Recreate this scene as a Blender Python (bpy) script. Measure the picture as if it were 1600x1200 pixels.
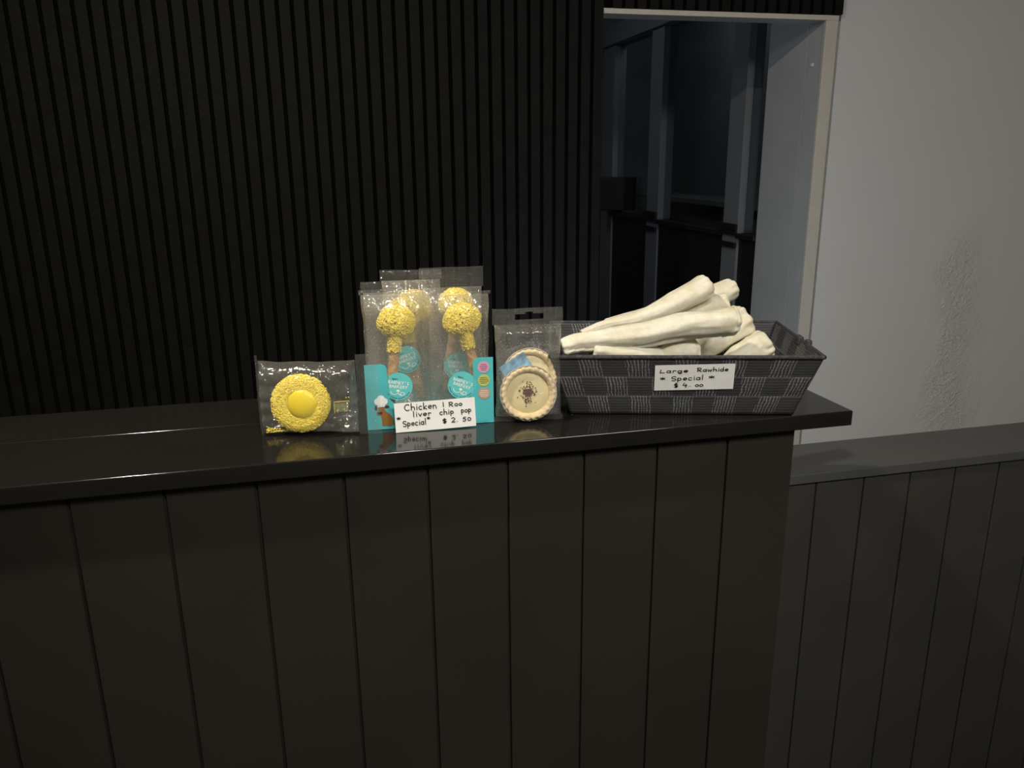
import bpy, bmesh, math, random
from mathutils import Vector, Matrix, noise
random.seed(7)
C = bpy.context.scene
for o in list(bpy.data.objects): bpy.data.objects.remove(o)

# ------------------------------------------------------------------ camera
CZ = 1.55                                   # eye height above the floor
FPX, PITCH, ROLL, YAW = 1240.1, math.radians(15.82), math.radians(0.63), math.radians(13.02)
def cam_axes():
    cy, sy = math.cos(YAW), math.sin(YAW)
    fwd = Vector((sy*math.cos(PITCH), cy*math.cos(PITCH), -math.sin(PITCH)))
    right = Vector((cy, -sy, 0)); down = fwd.cross(right)
    c, s = math.cos(ROLL), math.sin(ROLL)
    return c*right + s*down, -s*right + c*down, fwd
r_, d_, f_ = cam_axes()
cd = bpy.data.cameras.new('camera'); cam = bpy.data.objects.new('camera', cd); C.collection.objects.link(cam)
cd.sensor_fit = 'HORIZONTAL'; cd.sensor_width = 36; cd.lens = 36*FPX/1600; cd.clip_start = 0.02
m = Matrix.Identity(4)
for i in range(3): m[i][0], m[i][1], m[i][2] = r_[i], -d_[i], -f_[i]
m[2][3] = CZ; cam.matrix_world = m
C.camera = cam

# ------------------------------------------------------------------ world, lamps, exposure
C.view_settings.view_transform = 'Standard'; C.view_settings.look = 'None'
C.view_settings.exposure = 0; C.view_settings.gamma = 1; C.view_settings.use_curve_mapping = False
C.cycles.transparent_max_bounces = 48
W = bpy.data.worlds.new('world'); C.world = W; W.use_nodes = True
W.node_tree.nodes['Background'].inputs[0].default_value = (0.95, 0.95, 1.0, 1)
W.node_tree.nodes['Background'].inputs[1].default_value = 0.035
CEIL = 2.62
def area(name, loc, tgt, size, power, col, shape='DISK', spread=180):
    l = bpy.data.lights.new(name, 'AREA'); l.shape = shape; l.size = size; l.energy = power; l.color = col
    l.spread = math.radians(spread)
    o = bpy.data.objects.new(name, l); C.collection.objects.link(o); o.location = loc
    o.rotation_euler = (Vector(tgt)-Vector(loc)).to_track_quat('-Z', 'Y').to_euler()
    return o
KEY = (-0.55, 0.66); FILL = (0.95, -0.65)
area('key_downlight', (KEY[0], KEY[1], CEIL-.03), (KEY[0]+.25, KEY[1]+.1, 0), .06, 27, (1, .93, .80))
SPOT = (0.22, -0.48)
def spot(name, loc, tgt, ang, blend, rad, power, col):
    l = bpy.data.lights.new(name, 'SPOT'); l.spot_size = math.radians(ang); l.spot_blend = blend; l.shadow_soft_size = rad
    l.energy = power; l.color = col
    o = bpy.data.objects.new(name, l); C.collection.objects.link(o); o.location = loc
    o.rotation_euler = (Vector(tgt)-Vector(loc)).to_track_quat('-Z', 'Y').to_euler()
spot('goods_fill_spot', (SPOT[0], SPOT[1], CEIL-.03), (.26, .97, 1.28), 46, .9, .07, 72, (1, .95, .84))  # added spot to brighten the goods; no such lamp is known
area('soft_front_fill', (FILL[0], FILL[1], CEIL-.03), (.6, .9, 1.0), .55, 37, (1, .95, .87), shape='SQUARE')  # added soft fill, standing in for broad light from behind the camera
area('back_room_fill', (0.6, 3.9, 2.45), (1.2, 3.7, 0.6),   .4, 1.6, (.86, .92, 1.0))  # unseen fill added to lift the dark back room
area('far_room_fill', (1.95, 4.2, 2.4), (2.35, 4.9, 1.3), .4, .6, (.95, .97, 1.0))  # unseen fill added to keep the space behind the glass from going black
area('cool_wall_fill', (0.75, 1.75, 1.0), (1.8, 2.5, 1.0), .3, 1.9, (.6, .78, 1.0))  # added cool fill for the bluish low wall; no monitor stands here

# ------------------------------------------------------------------ node helpers
def mat(name):
    m = bpy.data.materials.new(name); m.use_nodes = True
    return m, m.node_tree, m.node_tree.nodes['Principled BSDF']
def node(nt, t, **kw):
    n = nt.nodes.new(t)
    for k, v in kw.items():
        if k.startswith('i_'):
            n.inputs[int(k[2:])].default_value = v
        else: setattr(n, k, v)
    return n
def math_(nt, op, a, b=None, c=None):
    n = nt.nodes.new('ShaderNodeMath'); n.operation = op
    for i, v in enumerate((a, b, c)):
        if v is None: continue
        if isinstance(v, (int, float)): n.inputs[i].default_value = v
        else: nt.links.new(v, n.inputs[i])
    return n.outputs[0]
def paint(name, col, rough=.5, spec=.5, var=.12, nscale=12, bump=.0, bscale=200, metal=0, coat=0, sheen=0, sss=0):
    m, nt, p = mat(name)
    tc = node(nt, 'ShaderNodeTexCoord')
    nz = node(nt, 'ShaderNodeTexNoise'); nz.inputs['Scale'].default_value = nscale; nz.inputs['Detail'].default_value = 4
    nt.links.new(tc.outputs['Object'], nz.inputs['Vector'])
    rp = node(nt, 'ShaderNodeValToRGB')
    rp.color_ramp.elements[0].position = .3; rp.color_ramp.elements[1].position = .7
    rp.color_ramp.elements[0].color = tuple(c*(1-var) for c in col)+(1,)
    rp.color_ramp.elements[1].color = tuple(min(1, c*(1+var)) for c in col)+(1,)
    nt.links.new(nz.outputs['Fac'], rp.inputs[0]); nt.links.new(rp.outputs[0], p.inputs['Base Color'])
    p.inputs['Roughness'].default_value = rough; p.inputs['Specular IOR Level'].default_value = spec
    p.inputs['Metallic'].default_value = metal; p.inputs['Coat Weight'].default_value = coat
    p.inputs['Sheen Weight'].default_value = sheen
    if sss:
        p.inputs['Subsurface Weight'].default_value = sss; p.inputs['Subsurface Scale'].default_value = .006
        p.inputs['Subsurface Radius'].default_value = (1, .7, .4)
    if bump:
        n2 = node(nt, 'ShaderNodeTexNoise'); n2.inputs['Scale'].default_value = bscale; n2.inputs['Detail'].default_value = 5
        nt.links.new(tc.outputs['Object'], n2.inputs['Vector'])
        b = node(nt, 'ShaderNodeBump'); b.inputs['Strength'].default_value = bump; b.inputs['Distance'].default_value = .002
        nt.links.new(n2.outputs['Fac'], b.inputs['Height']); nt.links.new(b.outputs[0], p.inputs['Normal'])
    return m
def film(name, haze=.10, tint=(.80, .78, .74), dots=0.0, wr=.35, wscale=45, gloss=1.0, ridged=False):
    """clear plastic film: one wall of a bag"""
    m, nt, p = mat(name); nt.nodes.remove(p)
    out = [n for n in nt.nodes if n.type == 'OUTPUT_MATERIAL'][0]
    tc = node(nt, 'ShaderNodeTexCoord')
    mp = node(nt, 'ShaderNodeMapping'); nt.links.new(tc.outputs['Object'], mp.inputs[0])
    n1 = node(nt, 'ShaderNodeTexNoise'); n1.inputs['Scale'].default_value = wscale; n1.inputs['Detail'].default_value = 3
    n1.inputs['Distortion'].default_value = 1.2
    nt.links.new(mp.outputs[0], n1.inputs['Vector'])
    rid = math_(nt, 'ABSOLUTE', math_(nt, 'SUBTRACT', n1.outputs['Fac'], .5))
    h = math_(nt, 'MULTIPLY', math_(nt, 'POWER', rid, .6), .9)
    if ridged:
        sp = node(nt, 'ShaderNodeSeparateXYZ'); nt.links.new(tc.outputs['UV'], sp.inputs[0])
        h = math_(nt, 'ADD', h, math_(nt, 'SINE', math_(nt, 'MULTIPLY', sp.outputs['Y'], 2*math.pi*9)))
    b = node(nt, 'ShaderNodeBump'); b.inputs['Strength'].default_value = wr; b.inputs['Distance'].default_value = .004
    nt.links.new(h, b.inputs['Height'])
    tr = node(nt, 'ShaderNodeBsdfTransparent'); tr.inputs[0].default_value = (.97, .97, .96, 1)
    df = node(nt, 'ShaderNodeBsdfDiffuse'); df.inputs[0].default_value = tint+(1,)
    tl = node(nt, 'ShaderNodeBsdfTranslucent'); tl.inputs[0].default_value = tint+(1,)
    mh = node(nt, 'ShaderNodeMixShader'); mh.inputs[0].default_value = .4
    nt.links.new(df.outputs[0], mh.inputs[1]); nt.links.new(tl.outputs[0], mh.inputs[2])
    m1 = node(nt, 'ShaderNodeMixShader'); m1.inputs[0].default_value = haze
    nt.links.new(tr.outputs[0], m1.inputs[1]); nt.links.new(mh.outputs[0], m1.inputs[2])
    if dots:
        uv = node(nt, 'ShaderNodeSeparateXYZ'); nt.links.new(tc.outputs['UV'], uv.inputs[0])
        fx = math_(nt, 'SUBTRACT', math_(nt, 'FRACT', math_(nt, 'ADD', math_(nt, 'MULTIPLY', uv.outputs['X'], dots), math_(nt, 'MULTIPLY', uv.outputs['Y'], dots*.3))), .5)
        fy = math_(nt, 'SUBTRACT', math_(nt, 'FRACT', math_(nt, 'MULTIPLY', uv.outputs['Y'], dots*1.15)), .5)
        dd = math_(nt, 'ADD', math_(nt, 'MULTIPLY', fx, fx), math_(nt, 'MULTIPLY', fy, fy))
        dot = math_(nt, 'LESS_THAN', dd, .009)
        n3 = node(nt, 'ShaderNodeTexNoise'); n3.inputs['Scale'].default_value = 5; nt.links.new(tc.outputs['UV'], n3.inputs['Vector'])
        fac = math_(nt, 'MAXIMUM', math_(nt, 'MULTIPLY', dot, math_(nt, 'MULTIPLY', math_(nt, 'GREATER_THAN', n3.outputs['Fac'], .52), .6)), haze)
        nt.links.new(fac, m1.inputs[0])
    gl = node(nt, 'ShaderNodeBsdfGlossy'); gl.inputs['Roughness'].default_value = .11; gl.inputs[0].default_value = (1, 1, 1, 1)
    nt.links.new(b.outputs[0], gl.inputs['Normal'])
    lw = node(nt, 'ShaderNodeLayerWeight'); lw.inputs[0].default_value = .5
    m2 = node(nt, 'ShaderNodeMixShader')
    nt.links.new(math_(nt, 'MULTIPLY', math_(nt, 'MULTIPLY_ADD', math_(nt, 'POWER', lw.outputs['Facing'], 4), .35, .05), gloss), m2.inputs[0])
    nt.links.new(m1.outputs[0], m2.inputs[1]); nt.links.new(gl.outputs[0], m2.inputs[2])
    nt.links.new(m2.outputs[0], out.inputs[0])
    return m

M = {}
M['black_gloss'] = paint('black_gloss_paint', (.0115, .0105, .009), .11, .5, .1, 8, .03, 160)
M['black_panel'] = paint('black_panel_paint', (.0215, .0190, .0148), .5, .25, .1, 6, .05, 120)
M['grey_panel'] = paint('charcoal_panel_paint', (.047, .0455, .040), .45, .3, .1, 6, .05, 120)
M['cap'] = paint('charcoal_cap_paint', (.072, .073, .069), .4, .4, .08, 6, .04, 120)
M['slat'] = paint('black_slat', (.0075, .0072, .0058), .6, .12, .2, 30, .2, 300)
M['felt'] = paint('black_felt_backing', (.002, .002, .002), .95, .1, .1, 50)
M['white_trim'] = paint('cream_trim_paint', (.66, .61, .53), .45, .4, .04, 10, .05, 100)
M['grey_trim'] = paint('grey_jamb_paint', (.50, .51, .50), .5, .4, .05, 6, .06, 100)
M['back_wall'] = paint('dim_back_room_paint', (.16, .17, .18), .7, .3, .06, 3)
M['post'] = paint('pale_post_paint', (.18, .19, .205), .6, .3, .06, 4)
M['near_black'] = paint('black_plastic', (.010, .011, .012), .5, .4, .1, 10)
M['floor'] = paint('dark_floor', (.05, .045, .04), .4, .4, .2, 5)
M['ceiling'] = paint('ceiling_paint', (.45, .44, .42), .8, .2, .03, 4)
M['metal'] = paint('lamp_ring_metal', (.7, .7, .7), .35, .5, .03, 10, metal=1)
M['teal'] = paint('teal_card', (.085, .46, .49), .45, .4, .03, 30)
M['teal_light'] = paint('teal_sticker', (.13, .55, .55), .4, .4, .03, 60)
M['card'] = paint('white_card', (.72, .715, .69), .6, .3, .04, 25)
M['ink'] = paint('black_ink', (.012, .012, .013), .5, .3, .05, 30)
M['white_ink'] = paint('white_print', (.82, .82, .80), .5, .3, .02, 30)
M['navy_ink'] = paint('navy_print', (.02, .06, .12), .5, .3, .02, 30)
M['pink'] = paint('pink_print', (.62, .32, .46), .5, .3, .02, 30)
M['lime'] = paint('lime_print', (.48, .52, .12), .5, .3, .02, 30)
M['tan'] = paint('tan_print', (.50, .30, .20), .5, .3, .02, 30)
M['dog'] = paint('brown_print', (.27, .12, .035), .5, .3, .02, 30)
M['dog_dark'] = paint('dark_brown_print', (.09, .03, .02), .5, .3, .02, 30)
M['yellow_candy'] = paint('yellow_icing', (.90, .68, .02), .35, .5, .03, 60, sss=.1)
M['yellow_sprinkle'] = paint('yellow_sprinkles', (.92, .72, .10), .4, .5, .15, 400)
M['chew'] = paint('brown_chew_stick', (.56, .34, .15), .7, .3, .3, 90, .9, 260)
M['pastry'] = paint('pale_pastry', (.82, .66, .40), .6, .3, .10, 120, .5, 500, sss=.1)
M['custard'] = paint('pale_custard', (.80, .70, .40), .5, .4, .05, 60, sss=.15)
M['crumb'] = paint('brown_crumbs', (.10, .035, .015), .8, .3, .4, 400)
M['foil'] = paint('white_paper_cup', (.80, .79, .76), .4, .4, .03, 60)
M['packet'] = paint('blue_packet', (.16, .33, .48), .35, .5, .55, 110)
M['film'] = film('clear_bag_film', .14, dots=17, gloss=1.5, wr=.45)
M['film_plain'] = film('clear_film', .08, dots=0, wr=.6, wscale=38, gloss=1.4)
M['seal'] = film('crimped_seal_film', .09, dots=0, wr=.9, wscale=60, gloss=1.5, ridged=True)

def rawhide_mat():
    m, nt, p = mat('rawhide')
    tc = node(nt, 'ShaderNodeTexCoord')
    nz = node(nt, 'ShaderNodeTexNoise'); nz.inputs['Scale'].default_value = 35; nz.inputs['Detail'].default_value = 6; nz.inputs['Roughness'].default_value = .65
    nt.links.new(tc.outputs['Object'], nz.inputs['Vector'])
    rp = node(nt, 'ShaderNodeValToRGB')
    rp.color_ramp.elements[0].position = .32; rp.color_ramp.elements[0].color = (.56, .50, .35, 1)
    rp.color_ramp.elements[1].position = .62; rp.color_ramp.elements[1].color = (.68, .65, .54, 1)
    nt.links.new(nz.outputs['Fac'], rp.inputs[0]); nt.links.new(rp.outputs[0], p.inputs['Base Color'])
    p.inputs['Roughness'].default_value = .55; p.inputs['Subsurface Weight'].default_value = .2
    p.inputs['Subsurface Scale'].default_value = .006
    n2 = node(nt, 'ShaderNodeTexNoise'); n2.inputs['Scale'].default_value = 160; n2.inputs['Detail'].default_value = 6
    nt.links.new(tc.outputs['Object'], n2.inputs['Vector'])
    b = node(nt, 'ShaderNodeBump'); b.inputs['Strength'].default_value = .35; b.inputs['Distance'].default_value = .002
    nt.links.new(n2.outputs['Fac'], b.inputs['Height']); nt.links.new(b.outputs[0], p.inputs['Normal'])
    return m
M['rawhide'] = rawhide_mat()

def woven_mat():
    m, nt, p = mat('woven_strap')
    tc = node(nt, 'ShaderNodeTexCoord'); sp = node(nt, 'ShaderNodeSeparateXYZ'); nt.links.new(tc.outputs['UV'], sp.inputs[0])
    u, v = sp.outputs['X'], sp.outputs['Y']
    chk = math_(nt, 'MODULO', math_(nt, 'ADD', math_(nt, 'FLOOR', u), math_(nt, 'FLOOR', v)), 2)
    def stripes(a, n, w): return math_(nt, 'LESS_THAN', math_(nt, 'ABSOLUTE', math_(nt, 'SUBTRACT', math_(nt, 'FRACT', math_(nt, 'MULTIPLY', a, n)), .5)), w)
    wob = node(nt, 'ShaderNodeTexNoise'); wob.inputs['Scale'].default_value = 2.2; nt.links.new(tc.outputs['UV'], wob.inputs['Vector'])
    uw = math_(nt, 'ADD', u, math_(nt, 'MULTIPLY', wob.outputs['Fac'], .18))
    st = math_(nt, 'MULTIPLY', stripes(uw, 7, .16), stripes(v, 16, .28))
    nz = node(nt, 'ShaderNodeTexNoise'); nz.inputs['Scale'].default_value = 9; nt.links.new(tc.outputs['UV'], nz.inputs['Vector'])
    br = math_(nt, 'MULTIPLY', st, math_(nt, 'MULTIPLY_ADD', nz.outputs['Fac'], 1.6, -.25))
    light = math_(nt, 'MULTIPLY', br, chk)
    faint = math_(nt, 'MULTIPLY', math_(nt, 'MULTIPLY', stripes(u, 15, .3), stripes(v, 7, .25)), .10)
    edge = math_(nt, 'MULTIPLY', math_(nt, 'MULTIPLY', math_(nt, 'GREATER_THAN', math_(nt, 'FRACT', v), .955), stripes(u, 22, .3)), .7)
    fac = math_(nt, 'MINIMUM', math_(nt, 'ADD', math_(nt, 'ADD', light, faint), math_(nt, 'MULTIPLY', edge, nz.outputs['Fac'])), 1)
    mx = node(nt, 'ShaderNodeMix', data_type='RGBA')
    mx.inputs[6].default_value = (.027, .027, .029, 1); mx.inputs[7].default_value = (.40, .40, .41, 1)
    nt.links.new(fac, mx.inputs[0]); nt.links.new(mx.outputs[2], p.inputs['Base Color'])
    p.inputs['Roughness'].default_value = .6; p.inputs['Specular IOR Level'].default_value = .3
    b = node(nt, 'ShaderNodeBump'); b.inputs['Strength'].default_value = .6; b.inputs['Distance'].default_value = .0008
    h = math_(nt, 'ADD', math_(nt, 'MULTIPLY', st, chk), math_(nt, 'MULTIPLY', stripes(u, 15, .3), math_(nt, 'MULTIPLY', stripes(v, 15, .3), .5)))
    nt.links.new(h, b.inputs['Height']); nt.links.new(b.outputs[0], p.inputs['Normal'])
    return m
M['woven'] = woven_mat()
M['rim'] = paint('charcoal_rim_strap', (.045, .045, .047), .6, .3, .5, 300, .8, 900)

def plaster():
    m, nt, p = mat('white_plaster')
    tc = node(nt, 'ShaderNodeTexCoord')
    n0 = node(nt, 'ShaderNodeTexNoise'); n0.inputs['Scale'].default_value = 1.3; n0.inputs['Detail'].default_value = 3
    nt.links.new(tc.outputs['Object'], n0.inputs['Vector'])
    rp = node(nt, 'ShaderNodeValToRGB')
    rp.color_ramp.elements[0].position = .35; rp.color_ramp.elements[0].color = (.73, .725, .71, 1)
    rp.color_ramp.elements[1].position = .65; rp.color_ramp.elements[1].color = (.77, .755, .71, 1)
    nt.links.new(n0.outputs['Fac'], rp.inputs[0]); nt.links.new(rp.outputs[0], p.inputs['Base Color'])
    p.inputs['Roughness'].default_value = .6; p.inputs['Specular IOR Level'].default_value = .35
    # rough patched band
    g = node(nt, 'ShaderNodeSeparateXYZ'); nt.links.new(tc.outputs['Object'], g.inputs[0])
    n1 = node(nt, 'ShaderNodeTexNoise'); n1.inputs['Scale'].default_value = 4; n1.inputs['Detail'].default_value = 4
    nt.links.new(tc.outputs['Object'], n1.inputs['Vector'])
    dx = math_(nt, 'ABSOLUTE', math_(nt, 'ADD', math_(nt, 'SUBTRACT', g.outputs['X'], 2.30), math_(nt, 'MULTIPLY', math_(nt, 'SUBTRACT', n1.outputs['Fac'], .5), .35)))
    def clamp01(x):
        n_ = nt.nodes.new('ShaderNodeClamp'); nt.links.new(x, n_.inputs[0]); return n_.outputs[0]
    band = math_(nt, 'MULTIPLY', clamp01(math_(nt, 'SUBTRACT', 1.35, math_(nt, 'MULTIPLY', dx, 9.0))), clamp01(math_(nt, 'MULTIPLY', math_(nt, 'SUBTRACT', 1.38, g.outputs['Z']), 5.0)))
    n2 = node(nt, 'ShaderNodeTexNoise'); n2.inputs['Scale'].default_value = 60; n2.inputs['Detail'].default_value = 4; n2.inputs['Distortion'].default_value = 1.5
    nt.links.new(tc.outputs['Object'], n2.inputs['Vector'])
    n3 = node(nt, 'ShaderNodeTexNoise'); n3.inputs['Scale'].default_value = 9; n3.inputs['Detail'].default_value = 5
    nt.links.new(tc.outputs['Object'], n3.inputs['Vector'])
    h = math_(nt, 'ADD', math_(nt, 'MULTIPLY', math_(nt, 'MULTIPLY', band, n2.outputs['Fac']), 1.3), math_(nt, 'MULTIPLY', n3.outputs['Fac'], .6))
    h = math_(nt, 'ADD', h, math_(nt, 'MULTIPLY', n2.outputs['Fac'], .06))
    b = node(nt, 'ShaderNodeBump'); b.inputs['Strength'].default_value = .8; b.inputs['Distance'].default_value = .008
    nt.links.new(h, b.inputs['Height']); nt.links.new(b.outputs[0], p.inputs['Normal'])
    return m
M['plaster'] = plaster()
def emis(name, col, s):
    m, nt, p = mat(name); p.inputs['Emission Color'].default_value = col+(1,); p.inputs['Emission Strength'].default_value = s
    p.inputs['Base Color'].default_value = (.8, .8, .8, 1); return m
M['lamp'] = emis('lamp_diffuser', (1, .93, .82), 6)
def glassm():
    m, nt, p = mat('window_glass'); nt.nodes.remove(p)
    out = [n for n in nt.nodes if n.type == 'OUTPUT_MATERIAL'][0]
    tr = node(nt, 'ShaderNodeBsdfTransparent'); tr.inputs[0].default_value = (.9, .93, .93, 1)
    gl = node(nt, 'ShaderNodeBsdfGlossy'); gl.inputs['Roughness'].default_value = .03
    fr = node(nt, 'ShaderNodeLayerWeight'); fr.inputs[0].default_value = .5; mx = node(nt, 'ShaderNodeMixShader')
    nt.links.new(math_(nt, 'MULTIPLY_ADD', math_(nt, 'POWER', fr.outputs['Facing'], 4), .5, .04), mx.inputs[0]); nt.links.new(tr.outputs[0], mx.inputs[1]); nt.links.new(gl.outputs[0], mx.inputs[2])
    nt.links.new(mx.outputs[0], out.inputs[0]); return m
M['glass'] = glassm()

# ------------------------------------------------------------------ mesh helpers
def link(name, me, material, parent=None, smooth=False, bevel=0):
    o = bpy.data.objects.new(name, me); C.collection.objects.link(o)
    if material: me.materials.append(material)
    if smooth: me.polygons.foreach_set('use_smooth', [True]*len(me.polygons))
    if parent: o.parent = parent
    if bevel:
        b = o.modifiers.new('bevel', 'BEVEL'); b.width = bevel; b.segments = 3; b.limit_method = 'ANGLE'
        me.polygons.foreach_set('use_smooth', [True]*len(me.polygons))
        w = o.modifiers.new('wn', 'WEIGHTED_NORMAL'); w.keep_sharp = True
    return o
class MB:
    def __init__(s): s.v = []; s.f = []; s.uv = {}
    def box(s, x0, x1, y0, y1, z0, z1):
        n = len(s.v)
        s.v += [(x, y, z) for z in (z0, z1) for y in (y0, y1) for x in (x0, x1)]
        s.f += [tuple(n+i for i in q) for q in ((0, 2, 3, 1), (4, 5, 7, 6), (0, 1, 5, 4), (2, 6, 7, 3), (0, 4, 6, 2), (1, 3, 7, 5))]
        return s
    def poly(s, pts, close_prism=None):
        n = len(s.v); s.v += [tuple(p) for p in pts]; s.f.append(tuple(range(n, n+len(pts)))); return s
    def grid(s, P, nu, nv, wrap=False, uv=None):
        n = len(s.v)
        for j in range(nv):
            for i in range(nu): s.v.append(tuple(P(i, j)))
        for j in range(nv-1):
            for i in range(nu if wrap else nu-1):
                i2 = (i+1) % nu
                s.f.append((n+j*nu+i, n+j*nu+i2, n+(j+1)*nu+i2, n+(j+1)*nu+i))
                if uv: s.uv[len(s.f)-1] = [uv(i, j), uv(i+1, j), uv(i+1, j+1), uv(i, j+1)]
        return s
    def cyl(s, c, r, axis, h, n=32, r2=None):
        r2 = r if r2 is None else r2; k = len(s.v); c = Vector(c)
        for (rr, t) in ((r, 0), (r2, h)):
            for i in range(n):
                a = 2*math.pi*i/n
                q = {'z': Vector((rr*math.cos(a), rr*math.sin(a), t)), 'y': Vector((rr*math.cos(a), t, rr*math.sin(a))), 'x': Vector((t, rr*math.cos(a), rr*math.sin(a)))}[axis]
                s.v.append(tuple(c+q))
        for i in range(n): s.f.append((k+i, k+(i+1) % n, k+n+(i+1) % n, k+n+i))
        s.f.append(tuple(k+i for i in range(n))[::-1]); s.f.append(tuple(k+n+i for i in range(n)))
        return s
    def build(s, name, material, parent=None, smooth=False, bevel=0, tf=None, fixn=True):
        me = bpy.data.meshes.new(name)
        vs = [tuple(tf @ Vector(v)) for v in s.v] if tf else s.v
        me.from_pydata(vs, [], s.f)
        if s.uv:
            l = me.uv_layers.new(name='UVMap')
            for fi, uvs in s.uv.items():
                for li, q in zip(me.polygons[fi].loop_indices, uvs): l.data[li].uv = q
        if fixn:
            bm = bmesh.new(); bm.from_mesh(me); bmesh.ops.recalc_face_normals(bm, faces=bm.faces); bm.to_mesh(me); bm.free()
        me.update()
        return link(name, me, material, parent, smooth, bevel)
def B(name, box, material, parent=None, bevel=0):
    return MB().box(*box).build(name, material, parent, bevel=bevel)
def tag(o, label, cat, group=None, kind=None):
    if label: o['label'] = label
    if cat: o['category'] = cat
    if group: o['group'] = group
    if kind: o['kind'] = kind
    return o
def struct(o): o['kind'] = 'structure'; return o
def empty(name, loc, rz=0, rx=0, ry=0):
    o = bpy.data.objects.new(name, None); C.collection.objects.link(o); o.location = loc; o.rotation_euler = (rx, ry, rz)
    o.empty_display_size = .02; return o
def flat(polys, y):
    """flat faces in the local XZ plane"""
    mb = MB()
    for P in polys: mb.poly([(p[0], y, p[1]) for p in P])
    return mb
def disc(cx, cz, r, n=40, sc=0, k=0):
    return [(cx+(r+(sc*math.cos(k*2*math.pi*i/n) if sc else 0))*math.cos(2*math.pi*i/n), cz+(r+(sc*math.cos(k*2*math.pi*i/n) if sc else 0))*math.sin(2*math.pi*i/n)) for i in range(n)]
def text_obj(name, body, size, cx, cz, material, parent, y=0, rot=0, bold=.0, sx=1.0):
    cu = bpy.data.curves.new('t', 'FONT'); cu.body = body; cu.size = size; cu.align_x = 'CENTER'; cu.align_y = 'CENTER'; cu.offset = bold
    t = bpy.data.objects.new('t', cu); C.collection.objects.link(t)
    dg = bpy.context.evaluated_depsgraph_get(); me = bpy.data.meshes.new_from_object(t.evaluated_get(dg))
    bpy.data.objects.remove(t)
    c, s = math.cos(rot), math.sin(rot)
    for v in me.vertices:
        a, b = v.co.x*sx, v.co.y
        v.co = Vector((cx+a*c-b*s, y, cz+a*s+b*c))
    me.materials.clear(); me.name = name
    return link(name, me, material, parent)

# handwriting: strokes in a box, x-height = 1
def arc(cx, cy, rx, ry, a0, a1, n=12):
    return [(cx+rx*math.cos(math.radians(a0+(a1-a0)*i/n)), cy+ry*math.sin(math.radians(a0+(a1-a0)*i/n))) for i in range(n+1)]
G = {
 'C': (1.5, [arc(.8, .85, .7, .85, 50, 310)]), 'h': (1.1, [[(.1, 2), (.1, 0)], [(.1, .5)]+arc(.5, .55, .38, .42, 160, 0)+[(.88, 0)]]),
 'i': (.45, [[(.2, 1), (.2, 0)], [(.2, 1.45), (.22, 1.5)]]), 'c': (1.0, [arc(.5, .5, .42, .5, 50, 310)]),
 'k': (1.0, [[(.1, 1.9), (.1, 0)], [(.8, 1), (.12, .45), (.85, 0)]]), 'e': (1.0, [[(.1, .5), (.85, .6)]+arc(.5, .55, .4, .45, 5, 310)]),
 'n': (1.0, [[(.1, 1), (.12, 0)], [(.12, .6)]+arc(.48, .55, .33, .4, 150, 0)+[(.85, 0)]]), '|': (.8, [[(.3, 2), (.36, 0)]]),
 'R': (1.4, [[(.2, 1.7), (.15, 0)], [(.0, 1.6)]+arc(.55, 1.25, .5, .45, 120, -90)+[(.4, .8), (1.1, 0)]]),
 'o': (.95, [arc(.45, .5, .4, .48, 90, 450)]), 'l': (.5, [[(.2, 1.9), (.2, 0)]]), 'v': (.9, [[(.05, 1), (.4, 0), (.8, 1)]]),
 'r': (.85, [[(.15, 1), (.15, 0)], [(.15, .6)]+arc(.5, .5, .34, .45, 150, 50)]),
 'p': (1.05, [[(.15, 1.1), (.12, -.65)], arc(.45, .55, .4, .45, 170, -170)]),
 'S': (1.2, [arc(.6, 1.25, .5, .4, 30, 250)+arc(.55, .42, .5, .42, 80, -140)]),
 'a': (1.0, [arc(.42, .5, .38, .48, 60, 400), [(.82, 1), (.85, 0)]]), '$': (1.2, [arc(.55, 1.15, .45, .35, 30, 250)+arc(.5, .45, .45, .35, 80, -140), [(.45, 1.8), (.45, -.15)], [(.6, 1.8), (.6, -.15)]]),
 '2': (1.1, [arc(.5, 1.1, .42, .45, 160, -30)+[(.1, .05), (.95, .05)]]), '.': (.6, [[(.2, .05), (.26, .1)]]),
 '5': (1.1, [[(.9, 1.5), (.3, 1.5), (.22, .95)]+arc(.45, .5, .42, .48, 100, -140)]), '0': (1.0, [arc(.5, .65, .4, .6, 90, 450)]),
 '*': (1.1, [[(.5, 1.3), (.5, .3)], [(.05, 1.05), (.95, .5)], [(.95, 1.05), (.1, .45)]]), 'L': (1.2, [[(.25, 1.5), (.1, .1), (1.0, .05)]]),
 'g': (1.0, [arc(.42, .5, .38, .45, 60, 400), [(.82, 1), (.82, -.1)]+arc(.5, -.1, .34, .35, 0, -150)]), 'w': (1.3, [[(.05, 1), (.3, 0), (.6, .8), (.9, 0), (1.15, 1)]]),
 'd': (1.0, [arc(.42, .5, .38, .48, 60, 400), [(.82, 1.9), (.85, 0)]]), '4': (1.2, [[(.35, 1.5), (.1, .5), (1.0, .5)], [(.75, 1.0), (.72, -.3)]]), ' ': (1.0, []),
}
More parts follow.
